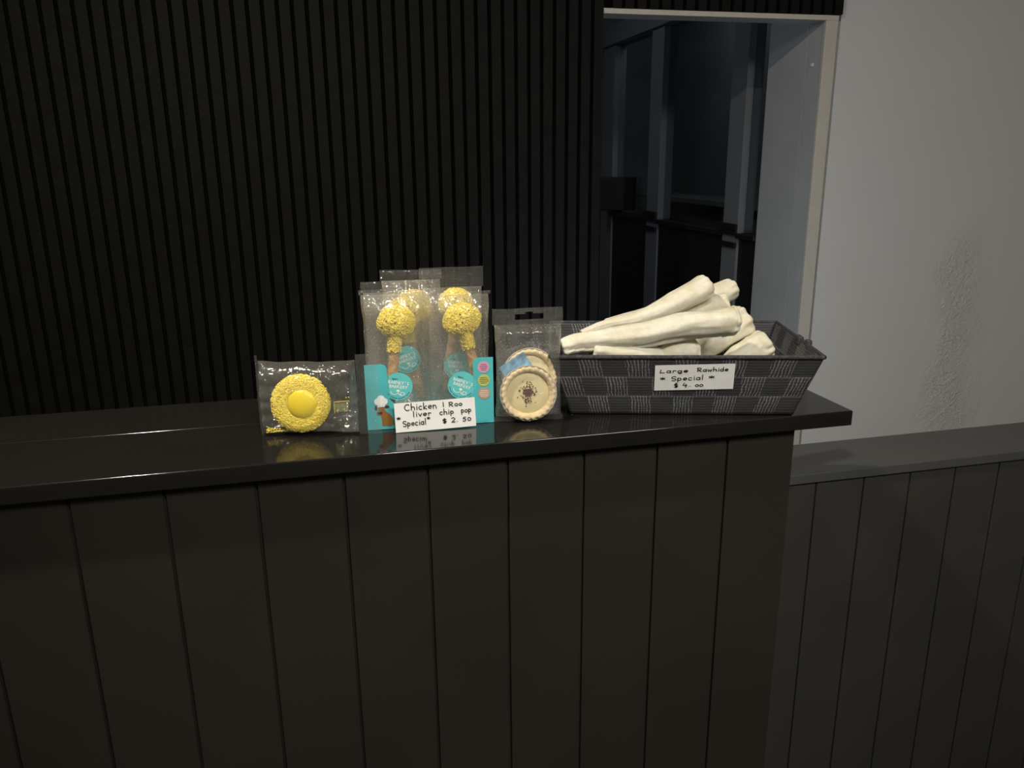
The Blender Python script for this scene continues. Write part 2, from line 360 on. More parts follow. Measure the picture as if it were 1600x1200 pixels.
def writing(mb, s, x0, x1, zb, xh, w, y=0, tilt=0.0):
    tot = sum(G[c][0]+.18 for c in s)-.18; k = (x1-x0)/tot; x = x0
    for c in s:
        adv, strokes = G[c]
        for st in strokes:
            pts = [(x+px*k, zb+pz*xh+(x+px*k-x0)*tilt) for px, pz in st]
            for (a, b) in zip(pts, pts[1:]):
                dx, dz = b[0]-a[0], b[1]-a[1]; L = math.hypot(dx, dz) or 1e-9; nx, nz = -dz/L*w/2, dx/L*w/2
                mb.poly([(a[0]+nx, y, a[1]+nz), (b[0]+nx, y, b[1]+nz), (b[0]-nx, y, b[1]-nz), (a[0]-nx, y, a[1]-nz)])
            for p in pts: mb.poly([(q[0], y, q[1]) for q in disc(p[0], p[1], w/2, 8)])
        x += (adv+.18)*k
    return mb

# ------------------------------------------------------------------ room shell
Z = lambda z: CZ+z
YW = 2.506                                  # face of the back wall
struct(B('floor', (-2.6, 3.8, -2.6, 5.4, -.05, 0), M['floor']))
struct(B('ceiling', (-2.6, 3.8, -2.6, 5.4, CEIL, CEIL+.05), M['ceiling']))
wb = MB()
wb.box(-2.6, .83, YW, YW+.085, 0, CEIL); wb.box(.83, 1.70, YW, YW+.085, Z(.455), CEIL); wb.box(1.70, 3.8, YW, YW+.085, 0, CEIL)
struct(wb.build('wall_back', M['plaster']))
struct(B('wall_left', (-2.65, -2.6, -2.6, 5.4, 0, CEIL), M['plaster']))
struct(B('wall_right', (3.8, 3.85, -2.6, 5.4, 0, CEIL), M['plaster']))
# door frame: casing, linings, head
fr = empty('door_1', (1.28, YW, 0)); struct(fr)
def rel(mb, o): return mb
def boxat(parent, name, b, m, bevel=.0015):
    l = parent.location
    return B(name, (b[0]-l.x, b[1]-l.x, b[2]-l.y, b[3]-l.y, b[4]-l.z, b[5]-l.z), m, parent, bevel)
boxat(fr, 'casing', (1.639, 1.683, YW-.012, YW+.002, 0, Z(.437)), M['white_trim'])
boxat(fr, 'head_casing', (.874, 1.683, YW-.014, YW+.002, Z(.423), Z(.4385)), M['white_trim'])
boxat(fr, 'head_lining', (.835, 1.683, YW+.002, 2.591, Z(.425), Z(.455)), M['white_trim'])
boxat(fr, 'jamb', (1.6405, 1.70, YW+.002, 2.591, 0, Z(.425)), M['grey_trim'])
boxat(fr, 'jamb', (.83, .872, YW+.002, 2.591, 0, Z(.425)), M['grey_trim'])
pin = MB().cyl((1.636-1.28, 2.555-YW, Z(.294)), .006, 'x', .005, 20); pin.build('latch_pin', M['white_ink'], fr, smooth=False)
struct(B('wall_reveal', (1.640, 1.75, 2.593, 2.838, 0, Z(.60)), M['grey_trim']))

# slatted cladding over the back wall
sp_ = empty('slat_wall_panel', (0, YW, 0))
mb = MB(); fl = MB(); pitch = .04
def slats(x0, x1, z0, z1):
    x = x1
    while x-.0285 > x0:
        mb.box(x-.0285, x, -.021, -.008, z0, z1); x -= pitch
slats(-2.58, .872, .0, CEIL-.002); slats(.875, 1.690, Z(.4400), CEIL-.002)
fl.box(-2.58, .872, -.008, -.001, 0, CEIL-.002); fl.box(.872, 1.690, -.008, -.001, Z(.4400), CEIL-.002)
mb.build('slats', M['slat'], sp_); fl.build('felt_backing', M['felt'], sp_)
tag(sp_, 'black vertical slatted wall cladding behind the counter and over the doorway', 'wall panel')

# back room
struct(B('wall_far', (-1.0, 3.8, 5.3, 5.35, 0, CEIL), M['back_wall']))
struct(B('wall_beyond', (2.35, 2.40, 2.6, 5.3, 0, CEIL), M['back_wall']))
PX = 1.639
gp = empty('glazed_partition', (PX, 3.8, 0))
def gb(name, b, m, bevel=.002): return boxat(gp, name, b, m, bevel)
for (ya, yb) in ((2.985, 3.11), (3.80, 3.945), (4.47, 4.66)):
    gb('post', (PX, PX+.07, ya, yb, 0, Z(.60)), M['post'])
gb('beam', (PX-.02, PX+.08, 2.84, 5.28, Z(.602), Z(.70)), M['post'])
for (ya, yb) in ((2.84, 2.985), (3.11, 3.80), (3.945, 4.47), (4.66, 5.28)):
    gb('lower_panel', (PX+.01, PX+.05, ya, yb, 0, Z(-.32)), M['near_black'])
    gb('rail', (PX-.01, PX+.06, ya, yb, Z(-.32), Z(-.30)), M['near_black'])
    gb('pane', (PX+.03, PX+.034, ya, yb, Z(-.30), Z(.60)), M['glass'], 0)
for y in (3.06, 3.88):
    q = MB()
    for z in (-.36, -.31, -.285): q.box(-.012, 0, y-.075-3.8, y+.075-3.8, Z(z), Z(z)+.02)
    q.build('bracket', M['near_black'], gp)
tag(gp, 'pale framed glazed partition with dark lower panels seen through the doorway', 'partition')
mo = empty('wall_monitor', (1.66, 4.4, Z(-.2)), math.radians(-32))
B('casing', (-.14, .09, -.03, .03, -.09, .095), M['near_black'], mo, .006)
B('mount', (-.02, .02, .03, .09, -.03, .03), M['near_black'], mo, .002)
tag(mo, 'black box mounted on the partition beyond the doorway', 'monitor')
le = empty('window_ledge', (2.2, 3.9, Z(-.26)))
B('ledge_top', (-.12, .15, -1.2, 1.3, 0, .03), M['post'], le, .003)
B('apron', (.0, .15, -1.2, 1.3, -.14, -.002), M['back_wall'], le, .003)
tag(le, 'dim grey ledge along the far wall behind the partition glass', 'ledge')

# ceiling fittings: key downlight, plus added ones for the soft fill and spot
for k, (x, y) in enumerate((KEY, FILL, SPOT)):
    d = empty('added_fill_panel' if k == 1 else 'ceiling_downlight', (x, y, CEIL))
    if k == 1:
        B('panel_frame', (-.30, .30, -.30, .30, -.008, 0), M['metal'], d, .002); B('diffuser', (-.285, .285, -.285, .285, -.011, -.008), M['lamp'], d)
        tag(d, 'added square ceiling panel for the soft fill', 'ceiling light'); continue
    ring = MB(); n = 40
    prof = [(.062, -.001), (.075, -.001), (.078, -.006), (.070, -.012), (.062, -.010)]
    ring.grid(lambda i, j: (prof[j % 5][0]*math.cos(2*math.pi*i/n), prof[j % 5][0]*math.sin(2*math.pi*i/n), prof[j % 5][1]), n, 6, wrap=True)
    ring.build('trim_ring', M['metal'], d, smooth=True)
    MB().cyl((0, 0, -.006), .061, 'z', .004, 40).build('diffuser', M['lamp'], d)
    tag(d, ['recessed round ceiling downlight above the front of the counter', 'added round ceiling fitting for the soft fill', 'added round ceiling fitting for the spot that brightens the goods'][k], 'ceiling light', 'ceiling downlights')

# ------------------------------------------------------------------ counter
CT = Z(-.333)                               # counter top height
ct = empty('service_counter', (-.2, 1.03, 0))
def cb(name, b, m, bevel=.0018): return boxat(ct, name, b, m, bevel)
top = MB(); top.box(-1.9+.2, .681+.2, .893-1.03, 1.048-1.03, CT-.021, CT); top.box(-1.9+.2, .681+.2, 1.0485-1.03, 1.17-1.03, CT-.021, CT)
top.build('countertop', M['black_gloss'], ct, bevel=.0018)
def grooved(x0, x1, gx, y, z0, z1, w=.0045, d=.004, thick=.012):
    """board front with V grooves: profile along X, extruded in Z"""
    P = [(x0, y)]
    for g in gx:
        if x0 < g < x1: P += [(g-w/2, y), (g-w*.25, y+d), (g+w*.25, y+d), (g+w/2, y)]
    P.append((x1, y)); n = len(P); mb = MB()
    mb.v = [(p[0], p[1], z0) for p in P]+[(p[0], p[1], z1) for p in P]
    for i in range(n-1): mb.f.append((i, i+1, n+i+1, n+i))
    k = len(mb.v); mb.v += [(x0, y+thick, z0), (x1, y+thick, z0), (x0, y+thick, z1), (x1, y+thick, z1)]
    mb.f += [(k, k+2, k+3, k+1), (0, n, k+2, k), (n-1, k+1, k+3, 2*n-1), tuple([n+i for i in range(n)]+[k+3, k+2]), tuple([i for i in range(n)][::-1]+[k, k+1])]
    return mb
mbp = grooved(-1.85+.2, .604+.2, [.2+.0015+.1006*k for k in range(-19, 7)], .908-1.03, 0, CT-.0212)
mbp.build('front_panel', M['black_panel'], ct)
cb('end_panel', (.588, .604, .9202, 1.155, 0, CT-.0212), M['black_panel'], .001)
cb('back_panel', (-1.85, .588, 1.143, 1.155, 0, CT-.0212), M['black_panel'], .001)
tag(ct, 'long black service counter with grooved board front and glossy top', 'counter')

hw = empty('low_half_wall', (1.3, 1.25, 0))
HT = Z(-.555)
boxat(hw, 'cap', (.60, 2.35, 1.183, 1.3265, HT-.019, HT), M['cap'], .002)
mbh = grooved(.60-1.3, 2.33-1.3, [.8463-1.3+.1002*k for k in range(-2, 16)], 1.19-1.25, 0, HT-.0192, w=.004)
mbh.build('front_panel', M['grey_panel'], hw)
boxat(hw, 'back_panel', (.60, 2.33, 1.305, 1.317, 0, HT-.0192), M['black_panel'], .001)
boxat(hw, 'end_panel', (2.318, 2.33, 1.2022, 1.3048, 0, HT-.0192), M['black_panel'], .001)
tag(hw, 'low charcoal half wall of grooved boards to the right of the counter', 'half wall')

# ------------------------------------------------------------------ woven basket
BR = math.radians(-16)
bk = empty('woven_basket', (.4738, 1.0246, CT), BR)
WB, WR, DB, DR, HB = .1475, .175, .0925, .1135, .088
def weave_side(ax0, ax1, bx0, bx1, cols, name, ph):
    """bottom edge ax0->ax1, top edge bx0->bx1"""
    a0, a1, b0, b1 = map(Vector, (ax0, ax1, bx0, bx1)); rows = 3; s = 6
    nrm = ((a1-a0).cross(b0-a0)).normalized()
    nu, nv = cols*s+1, rows*s+1
    def P(i, j):
        u, v = i/(nu-1), j/(nv-1)
        p = a0.lerp(a1, u).lerp(b0.lerp(b1, u), v)
        cu, cv = u*cols, v*rows; k = (int(min(cu, cols-1e-6))+int(min(cv, rows-1e-6))+ph) % 2
        fu, fv = cu % 1, cv % 1
        A = math.sin(math.pi*fv) if k else math.sin(math.pi*fu)
        Bv = (math.sin(math.pi*fu) if k else math.sin(math.pi*fv))
        off = .0011*abs(math.sin(math.pi*fu))*abs(math.sin(math.pi*fv))*(1.3 if k else .9)
        return p+nrm*off
    mb = MB(); mb.grid(P, nu, nv, uv=lambda i, j: (i/(nu-1)*cols+ph, j/(nv-1)*rows*1.0))
    o = mb.build(name, M['woven'], bk, smooth=True, fixn=False)
    sd = o.modifiers.new('th', 'SOLIDIFY'); sd.thickness = .0018; sd.offset = -1
    return o
zb = .001; T = HB-.0028
weave_side((-WB, -DB, zb), (WB, -DB, zb), (-WR, -DR, T), (WR, -DR, T), 11, 'front_side', 0)
weave_side((WB, -DB, zb), (WB, DB, zb), (WR, -DR, T), (WR, DR, T), 7, 'right_side', 1)
weave_side((WB, DB, zb), (-WB, DB, zb), (WR, DR, T), (-WR, DR, T), 11, 'back_side', 0)
weave_side((-WB, DB, zb), (-WB, -DB, zb), (-WR, DR, T), (-WR, -DR, T), 7, 'left_side', 1)
B('base', (-WB+.003, WB-.003, -DB+.003, DB-.003, .0005, .003), M['rim'], bk)
rim = MB()
def rimbar(p, q):
    p, q = Vector(p), Vector(q); d = (q-p); L = d.length; d.normalize(); n = int(L/.006); up = Vector((0, 0, 1)); sd = d.cross(up)
    def P(i, j):
        a = 2*math.pi*i/8; c = p+d*(L*j/n)
        k = 1+.10*noise.noise(c*400)
        return c+sd*(.0024*k*math.cos(a))+up*(.0029*k*math.sin(a))
    rim.grid(P, 8, n+1, wrap=True)
cs = [(-WR, -DR, T), (WR, -DR, T), (WR, DR, T), (-WR, DR, T)]
for i in range(4): rimbar(cs[i], cs[(i+1) % 4])
rim.build('rim', M['rim'], bk, smooth=True)
kn = MB(); kn.box(WR-.006, WR+.002, -.02, .0, T-.006, T+.006); kn.box(WR-.004, WR+.004, -.05, -.04, T-.004, T+.008)
kn.build('strap_end', M['rim'], bk, bevel=.002)
tag(bk, 'charcoal woven strap basket standing at the right end of the counter', 'basket')

# price cards
def card(name, W_, H_, lines, loc, rz, rx, curl, label, ry=0):
    e = empty(name, loc, rz, rx, ry)
    nu = 14
    mb = MB(); mb.grid(lambda i, j: (W_*i/nu, curl*math.sin(math.pi*i/nu), H_*j), nu+1, 2)
    o = mb.build('card', M['card'], e, fixn=False)
    ink = MB()
    for (t, x0, x1, z, xh, tl) in lines: writing(ink, t, x0*W_, x1*W_, z*H_, xh*H_, .0011, y=-.0005, tilt=tl)
    for k, v in enumerate(ink.v): ink.v[k] = (v[0], v[1]+curl*math.sin(math.pi*v[0]/W_), v[2])
    ink.build('handwriting', M['ink'], e, fixn=False)
    tag(e, label, 'price card', 'handwritten price cards')
    return e
# card on the basket front
bf = Vector((0, -DB, 0)); bt = Vector((0, -DR, HB)); leanb = math.atan2(DR-DB, HB)
Rm = Matrix.Rotation(BR, 4, 'Z'); v0 = .43*HB
loc = Vector(bk.location)+Rm @ Vector((-.0385, -DB-(DR-DB)*.43-.0032, v0))
card('price_card', .1025, .0375, [('Large', .06, .42, .70, .085, .0), ('Rawhide', .53, .92, .72, .085, .0), ('*', .07, .14, .40, .10, 0), ('Special', .21, .62, .38, .10, .02), ('*', .68, .76, .42, .10, 0),
      ('$', .25, .31, .12, .09, 0), ('4.', .36, .47, .14, .10, 0), ('oo', .52, .62, .13, .09, 0)],
     loc, BR, leanb, 0, 'white handwritten card reading Large Rawhide, stuck on the woven basket')
bpy.data.objects['price_card'].rotation_euler[1] = math.radians(-1.5)
card('price_card', .1030, .0375, [('Chicken', .12, .52, .73, .12, .0), ('|', .59, .62, .76, .08, 0), ('Roo', .67, .84, .75, .085, .0), ('liver', .22, .45, .50, .10, .0), ('chip', .55, .73, .49, .10, .0), ('pop', .82, .95, .50, .10, .0),
      ('*', .02, .07, .42, .08, 0), ('Special', .09, .38, .19, .11, .03), ('*', .39, .43, .36, .07, 0), ('$', .58, .64, .20, .085, 0), ('2.', .69, .78, .20, .10, 0), ('50', .83, .94, .20, .09, 0)],
     (.0705, .9605, CT+.0006), math.radians(-1.5), math.radians(-9), -.001, 'white handwritten card reading Chicken Roo liver chip pop, leaning on the teal box', ry=math.radians(-.8))

# ------------------------------------------------------------------ rawhide rolls
def roll(pts, rr, seed, twist=0., knob=.12, label=''):
    pts = [Vector(p) for p in pts]; n = len(pts)
    def cr(a, b, c, d, t): return .5*((2*b)+(-a+c)*t+(2*a-5*b+4*c-d)*t*t+(-a+3*b-3*c+d)*t**3)
    P, R = [], []
    for k in range(n-1):
        a, b, c, d = pts[max(k-1, 0)], pts[k], pts[k+1], pts[min(k+2, n-1)]
        ra, rb, rc, rd = rr[max(k-1, 0)], rr[k], rr[k+1], rr[min(k+2, n-1)]
        for t in range(14): P.append(cr(a, b, c, d, t/14)); R.append(cr(ra, rb, rc, rd, t/14))
    P.append(pts[-1]); R.append(rr[-1])
    # end caps: rounded shoulder then an inward curl
    d0 = (P[0]-P[1]).normalized(); d1 = (P[-1]-P[-2]).normalized()
    pre = []; post = []
    for (s, k) in ((.20, 1.0), (.36, .93), (.44, .80), (.40, .64), (.26, .46), (.20, .26), (.24, .05)):
        pre.append((P[0]+d0*R[0]*s, R[0]*k)); post.append((P[-1]+d1*R[-1]*s, R[-1]*k))
    seq = pre[::-1]+list(zip(P, R))+post; L = len(seq); nu = 56
    org = sum(pts, Vector())/n
    cs_, prev = [], None
    for k in range(L):
        t = (seq[min(k+1, L-1)][0]-seq[max(k-1, 0)][0])
        if 7 <= k < L-7: ax = t.normalized()
        elif k < 7: ax = -d0
        else: ax = d1
        side = ax.cross(Vector((0, 0, 1))).normalized(); cs_.append((ax, side, side.cross(ax)))
    def Q(i, j):
        c, r = seq[j]; ax, sd, up = cs_[j]; f = i/nu; a = 2*math.pi*f
        q = j/(L-1)
        sa = 2*math.pi*((f+twist*q+seed*.17) % 1.0)
        step = .19*((sa/(2*math.pi)))-.09                      # a rolled sheet: radius grows round the roll, then steps at its edge
        step2 = .05*math.exp(-((sa-2.2)/.35)**2)
        ns = noise.noise(Vector((math.cos(a)*1.2+seed*7, math.sin(a)*1.2, q*6)))*.13+noise.noise(Vector((math.cos(a)*3+seed*3, math.sin(a)*3, q*14)))*.05
        endk = max(0, 1-min(j-4, L-5-j)/9.) if True else 0
        ns += endk*.22*noise.noise(Vector((math.cos(a)*2.5+seed, math.sin(a)*2.5, seed*5+q*3)))
        g = r*(1+step+step2+ns)
        if j in (0, L-1): g = r*.3
        return c+sd*(g*math.cos(a))+up*(g*math.sin(a))-org
    mb = MB(); mb.grid(Q, nu, L, wrap=True)
    for j in (0, L-1):
        mb.f.append(tuple(j*nu+i for i in range(nu)))
    o = mb.build('rawhide_roll', M['rawhide'], smooth=True); o.location = org+Vector((0, 0, CZ))
    s = o.modifiers.new('s', 'SUBSURF'); s.levels = 1; s.render_levels = 1
    tag(o, label, 'dog chew', 'rawhide rolls in the basket')
    return o
roll([(.3070, 1.0, -.2440), (.3271, .995, -.2375), (.3634, .99, -.2343), (.4137, .985, -.2301), (.4624, .98, -.2213), (.5148, .97, -.217), (.5300, .97, -.2178)],
     [.0118, .0130, .0140, .0168, .0180, .0186, .0200], .31, .25, label='cream rawhide roll lying along the front of the basket, frontmost with a curled right end')
roll([(.3479, 1.05, -.2398), (.3779, 1.05, -.2298), (.4243, 1.05, -.2235), (.4815, 1.055, -.2071), (.5347, 1.06, -.1845)], [.007, .0078, .0112, .0165, .0188], 1.2, .1,
     label='cream rawhide roll topmost in the basket, its rounded end raised highest')
roll([(.4093, 1.115, -.2458), (.4693, 1.115, -.2338), (.5564, 1.12, -.2187), (.6119, 1.125, -.2010)], [.012, .0144, .0166, .0172], 2.1, .2,
     label='cream rawhide roll at the back of the pile, ragged end showing behind the topmost roll')
roll([(.365, 1.085, -.2500), (.4328, 1.085, -.2420), (.4919, 1.085, -.2305), (.5729, 1.075, -.2117)], [.009, .0129, .0158, .0175], 3.3, .3,
     label='cream rawhide roll squeezed between the topmost roll and the frontmost roll')
roll([(.4309, 1.03, -.2926), (.4809, 1.035, -.2826), (.5255, 1.045, -.2631), (.5868, 1.050, -.2346)], [.019, .0215, .0262, .0268], 4.4, .1,
     label='thick cream rawhide roll rising to the right beneath the frontmost roll')
roll([(.4195, 1.000, -.2915), (.4587, .995, -.2640), (.4885, .997, -.2620)], [.0145, .0170, .0175], 8.6, .1,
     label='cream rawhide roll end peeking over the middle of the basket rim')
roll([(.4823, .985, -.3104), (.5373, 1.00, -.3024), (.5782, 1.01, -.2802), (.6060, 1.01, -.2645)], [.018, .0195, .0225, .0225], 6.6, .05,
     label='cream rawhide roll lying low at the right side of the basket')
roll([(.3460, .992, -.2500), (.4100, .990, -.2590), (.4520, 1.002, -.2740)], [.0150, .0145, .0130], 2.7, .4,
     label='cream rawhide roll low at the left of the basket under the frontmost roll')

# ------------------------------------------------------------------ film bags
def bag(name, w, h, d, loc, rz, rx, seal_t, seal_b, seed, matf, lay=False, foldtop=0.0, slot=False, sealw=1.0, taper=0.0, belly=.10):
    """pillow pouch standing in its local XZ plane, x in 0..w, z in 0..h"""
    e = empty(name, loc, rz, rx)
    nu, nv = 44, 64; zb, zt = seal_b, h-seal_t
    mb = MB()
    for side in (-1, 1):
        def P(i, j):
            u, v = i/(nu-1), j/(nv-1)
            pu = (1-abs(2*u-1)**3.2)**.6; pv = min(1, (min(v, 1-v)/belly))**.6 if 0 < v < 1 else 0
            th = d/2*pu*pv
            # folds fanning out from the seals
            near = math.exp(-min(v, 1-v)/.10)
            fold = .0034*near*math.sin(u*math.pi*9+seed*3+3*noise.noise(Vector((u*3, v*3, seed))))
            wr = .0022*noise.noise(Vector((u*3.0+seed, v*5, side*2+seed)))+.0011*abs(noise.noise(Vector((u*8, v*9+seed, side+seed))))
            edge = min(1, min(u, 1-u)/.06)
            x = w*(.5+(u-.5)*(1-.035*math.sin(math.pi*v)-taper*v))+.0012*noise.noise(Vector((v*7, seed, 1+(u > .5))))
            y = side*(th+edge*(fold+wr)*min(1, pv+.15))
            return (x, y, zb+(zt-zb)*v)
        mb.grid(P, nu, nv, uv=lambda i, j: (i/(nu-1)*w/.1, j/(nv-1)*h/.1))
    mb.build('film_pouch', matf, e, smooth=True)
    def seal(z0, z1, flip, nm):
        ms = MB(); n = 48; m = 10 if slot else 42
        def P(i, j):
            u, v = i/(n-1), j/(m-1)
            zig = (.0008 if i % 2 else 0) if v == (0 if flip else 1) else 0
            x = w*.5+w*(u-.5)*sealw+.0008*noise.noise(Vector((v*3, seed, u*2)))
            return (x, .0024*noise.noise(Vector((u*3.2, seed*2+1, 0)))*(v if not flip else 1-v)+.0006*noise.noise(Vector((u*14, v*3, seed)))+(0 if slot else .00035*math.sin(v*(z1-z0)*2*math.pi/.0016)), z0+(z1-z0)*v+(-zig if flip else zig)+.0012*noise.noise(Vector((u*2, seed, v))))
        ms.grid(P, n, m, uv=lambda i, j: (i/(n-1), j/(m-1)))
        if slot:      # euro hanging slot left open in the header
            uv = {}; keep = []
            for k, f in enumerate(ms.f):
                i, j = k % (n-1), k//(n-1)
                if nm == 'top_seal' and 3 <= j <= 5 and 15 <= i <= 33: continue
                if nm == 'top_seal' and j == 6 and 22 <= i <= 26: continue
                uv[len(keep)] = ms.uv[k]; keep.append(f)
            ms.f, ms.uv = keep, uv
        ms.build(nm, M['seal'], e, smooth=True)
    if seal_t: seal(zt, h, False, 'top_seal')
    if seal_b: seal(0, zb, True, 'bottom_seal')
    return e

# sticker
def sticker(parent, cx, cz, y, rot, r=.0182):
    s = flat([disc(cx, cz, r, 144, r*.018, 36)], y).build('round_sticker', M['teal_light'], parent, fixn=False)
    s['label'] = 'teal scalloped round sticker'
    c, sn = math.cos(rot), math.sin(rot)
    def L(x, z): return (cx+x*c-z*sn, cz+x*sn+z*c)
    k = r/.0182
    def T(nm, t, size, x, z, m, dr=0, bold=.0, sx=1): 
        p = L(x*k, z*k); return text_obj(nm, t, size*k, p[0], p[1], m, s, y-.0002, rot+dr, bold, sx)
    for w_, z in (("BARNEY'S", .0048), ('BARKERY', -.0006)):
        offs = {0: .3, 1: .3, 2: -.1, 3: .5, 4: -.3, 5: -.2, 6: -.2, 7: -.4}
        nn = len(w_)
        for q, ch in enumerate(w_):
            if ch == ' ': continue
            T('lettering', ch, .0058, (q-(nn-1)/2)*.0034, z+offs[q]*.001, M['white_ink'], 0, .00012, .92)
    T('lettering', 'Butter', .0028, -.0050, .0096, M['navy_ink'], .05, .00008)
    # wagging line emblem: a blob with two curling strokes
    ms = MB()
    def stroke(pts, w):
        for a, b in zip(pts, pts[1:]):
            dx, dz = b[0]-a[0], b[1]-a[1]; l_ = math.hypot(dx, dz) or 1e-9; nx, nz = -dz/l_*w/2, dx/l_*w/2
            ms.poly([(q[0], y-.0002, q[1]) for q in (L(a[0]+nx, a[1]+nz), L(b[0]+nx, b[1]+nz), L(b[0]-nx, b[1]-nz), L(a[0]-nx, a[1]-nz))])
    stroke([(p[0]*k, p[1]*k) for p in arc(-.0042, -.0068, .0048, .0042, 180, 350)], .0009*k)
    stroke([(p[0]*k, p[1]*k) for p in arc(.0048, -.0072, .0046, .0042, 180, 300)+arc(.0062, -.0092, .003, .0018, -60, 260)], .0009*k)
    ms.poly([(L(p[0], p[1])[0], y-.0002, L(p[0], p[1])[1]) for p in [(x*k, z*k) for x, z in arc(.0002, -.0056, .0022, .0016, 0, 350, 20)]])
    ms.build('emblem', M['white_ink'], s, fixn=False)
    ring = MB()
    for q in range(26):
        a = math.radians(205+q*5.2); 
        if q % 7 == 6: continue
        p = [(r*.84*math.cos(a+da)*1, r*.84*math.sin(a+da)) for da in (-.035, .035)]
        p2 = [(r*.90*math.cos(a+da), r*.90*math.sin(a+da)) for da in (.025, -.025)]
        ring.poly([(L(*w_)[0], y-.0002, L(*w_)[1]) for w_ in p+p2])
    ring.build('small_print', M['navy_ink'], s, fixn=False)
    return s

# sprinkles: small rounded rods packed on a surface, one mesh
ICO = None
def ico_base():
    global ICO
    if ICO is None:
        bm = bmesh.new(); bmesh.ops.create_icosphere(bm, subdivisions=1, radius=1)
        ICO = ([v.co.copy() for v in bm.verts], [tuple(v.index for v in f.verts) for f in bm.faces]); bm.free()
    return ICO
def sprinkle(mb, p, n, r, L):
    V_, F_ = ico_base(); k = len(mb.v)
    a = Vector((random.gauss(0, 1), random.gauss(0, 1), random.gauss(0, 1))); a = (a-n*a.dot(n)*.75).normalized()
    for v in V_: mb.v.append(tuple(p+v*r+a*(v.dot(a)*(L-r))))
    mb.f += [tuple(k+i for i in f) for f in F_]

def chip_pop(loc, tilt, seed, label, ry=0.):
    """sprinkle covered treat head on a chewy brown stick; origin at the head centre"""
    random.seed(seed); e = empty('chip_pop', loc, 0, 0, tilt)
    core = MB()
    def surf(i, j, nu=32, nv=22, k=1.0):
        a = 2*math.pi*i/nu; b = math.pi*(j/(nv-1))-math.pi/2
        ns = 1+.10*noise.noise(Vector((math.cos(a)*2+seed, math.sin(a)*2, b*1.5)))
        return Vector((.0235*k*ns*math.cos(b)*math.cos(a), .0150*k*ns*math.cos(b)*math.sin(a), .0205*k*ns*math.sin(b)))
    core.grid(surf, 32, 22, wrap=True)
    def neck(i, j): a = 2*math.pi*i/16; r = .0085-.001*j/6; return Vector((r*math.cos(a), r*math.sin(a), -.012-.026*j/6))
    core.grid(neck, 16, 7, wrap=True)
    for _ in range(1100):
        a = random.uniform(0, 2*math.pi); sb = random.uniform(-1, 1); cb_ = math.sqrt(1-sb*sb)
        n = Vector((cb_*math.cos(a), cb_*math.sin(a), sb))
        ns = 1+.10*noise.noise(Vector((math.cos(a)*2+seed, math.sin(a)*2, math.asin(sb)*1.5)))
        sprinkle(core, Vector((.0240*ns*n.x, .0156*ns*n.y, .0211*ns*n.z)), n, .00095, .0017)
    for _ in range(230):
        a = random.uniform(0, 2*math.pi); z = -.012-.027*random.random()**1.2
        n = Vector((math.cos(a), math.sin(a), 0)); sprinkle(core, Vector((.0087*n.x, .0087*n.y, z)), n, .0009, .0016)
    core.build('sprinkled_head', M['yellow_sprinkle'], e, fixn=False)
    spots = MB()
    for _ in range(5):
        a = random.uniform(math.pi*1.15, math.pi*1.85); sb = random.uniform(-.6, .6); cb_ = math.sqrt(1-sb*sb); n = Vector((cb_*math.cos(a), cb_*math.sin(a), sb))
        sprinkle(spots, Vector((.0245*n.x, .0162*n.y, .0215*n.z)), n, .0012, .0014)
    spots.build('dark_crumbs', M['crumb'], e, smooth=True)['kind'] = 'stuff'
    st = MB()
    def S(i, j):
        a = 2*math.pi*i/24; z = -.034-.086*j/40; r = .0066*(1+.16*noise.noise(Vector((math.cos(a)*1.5+seed, math.sin(a)*1.5, z*140)))+.08*noise.noise(Vector((math.cos(a)*4, math.sin(a)*4+seed, z*400))))
        if j in (0, 40): r *= .55
        return (r*math.cos(a)+.0008*math.sin(z*90), r*math.sin(a), z)
    st.grid(S, 24, 41, wrap=True); st.f.append(tuple(range(24))); st.f.append(tuple(40*24+i for i in range(24)))
    st.build('chew_stick', M['chew'], e, smooth=True)
    tag(e, label, 'dog treat', 'yellow sprinkled pops in the box')
    return e

# display box
bx = empty('display_box', (.0365, .9800, CT+.0005), math.radians(-3.2))
BWD, BD, BH = .1635, .105, .086
outl = [(0, 0), (BWD, 0), (BWD, BH), (BWD-.018, BH)]+[(BWD-.018+.006*math.cos(a)-.0, BH-.006+.006*math.sin(a)) for a in [math.radians(90+15*i) for i in range(7)]]
outl = [(0, 0), (BWD, 0), (BWD, BH+.002)]+arc(BWD-.0185, BH-.005, .0075, .007, 90, 180, 8)+[(BWD-.026, .048)]+arc(BWD-.040, .048, .014, .016, 0, -90, 8)+arc(.042, .048, .014, .016, 270, 180, 8)+arc(.0205, BH-.007, .0075, .007, 0, 90, 8)+[(0, BH)]
pan = MB(); n0 = len(outl)
pan.v = [(p[0], 0, p[1]) for p in outl]+[(p[0], .0008, p[1]) for p in outl]
pan.f = [tuple(range(n0)), tuple(range(2*n0-1, n0-1, -1))]+[(i, n0+i, n0+(i+1) % n0, (i+1) % n0) for i in range(n0)]
front = pan.build('front_panel', M['teal'], bx)
sd1 = MB().box(0, .0008, .0008, BD, 0, .045); sd1.build('side_panel', M['teal'], bx)
sd2 = MB().box(BWD-.0008, BWD, .0008, BD, 0, .045); sd2.build('side_panel', M['teal'], bx)
B('back_panel', (.0008, BWD-.0008, BD-.0008, BD, 0, .045), M['teal'], bx)
B('bottom_panel', (.0008, BWD-.0008, .0008, BD-.0008, 0, .0008), M['teal'], bx)
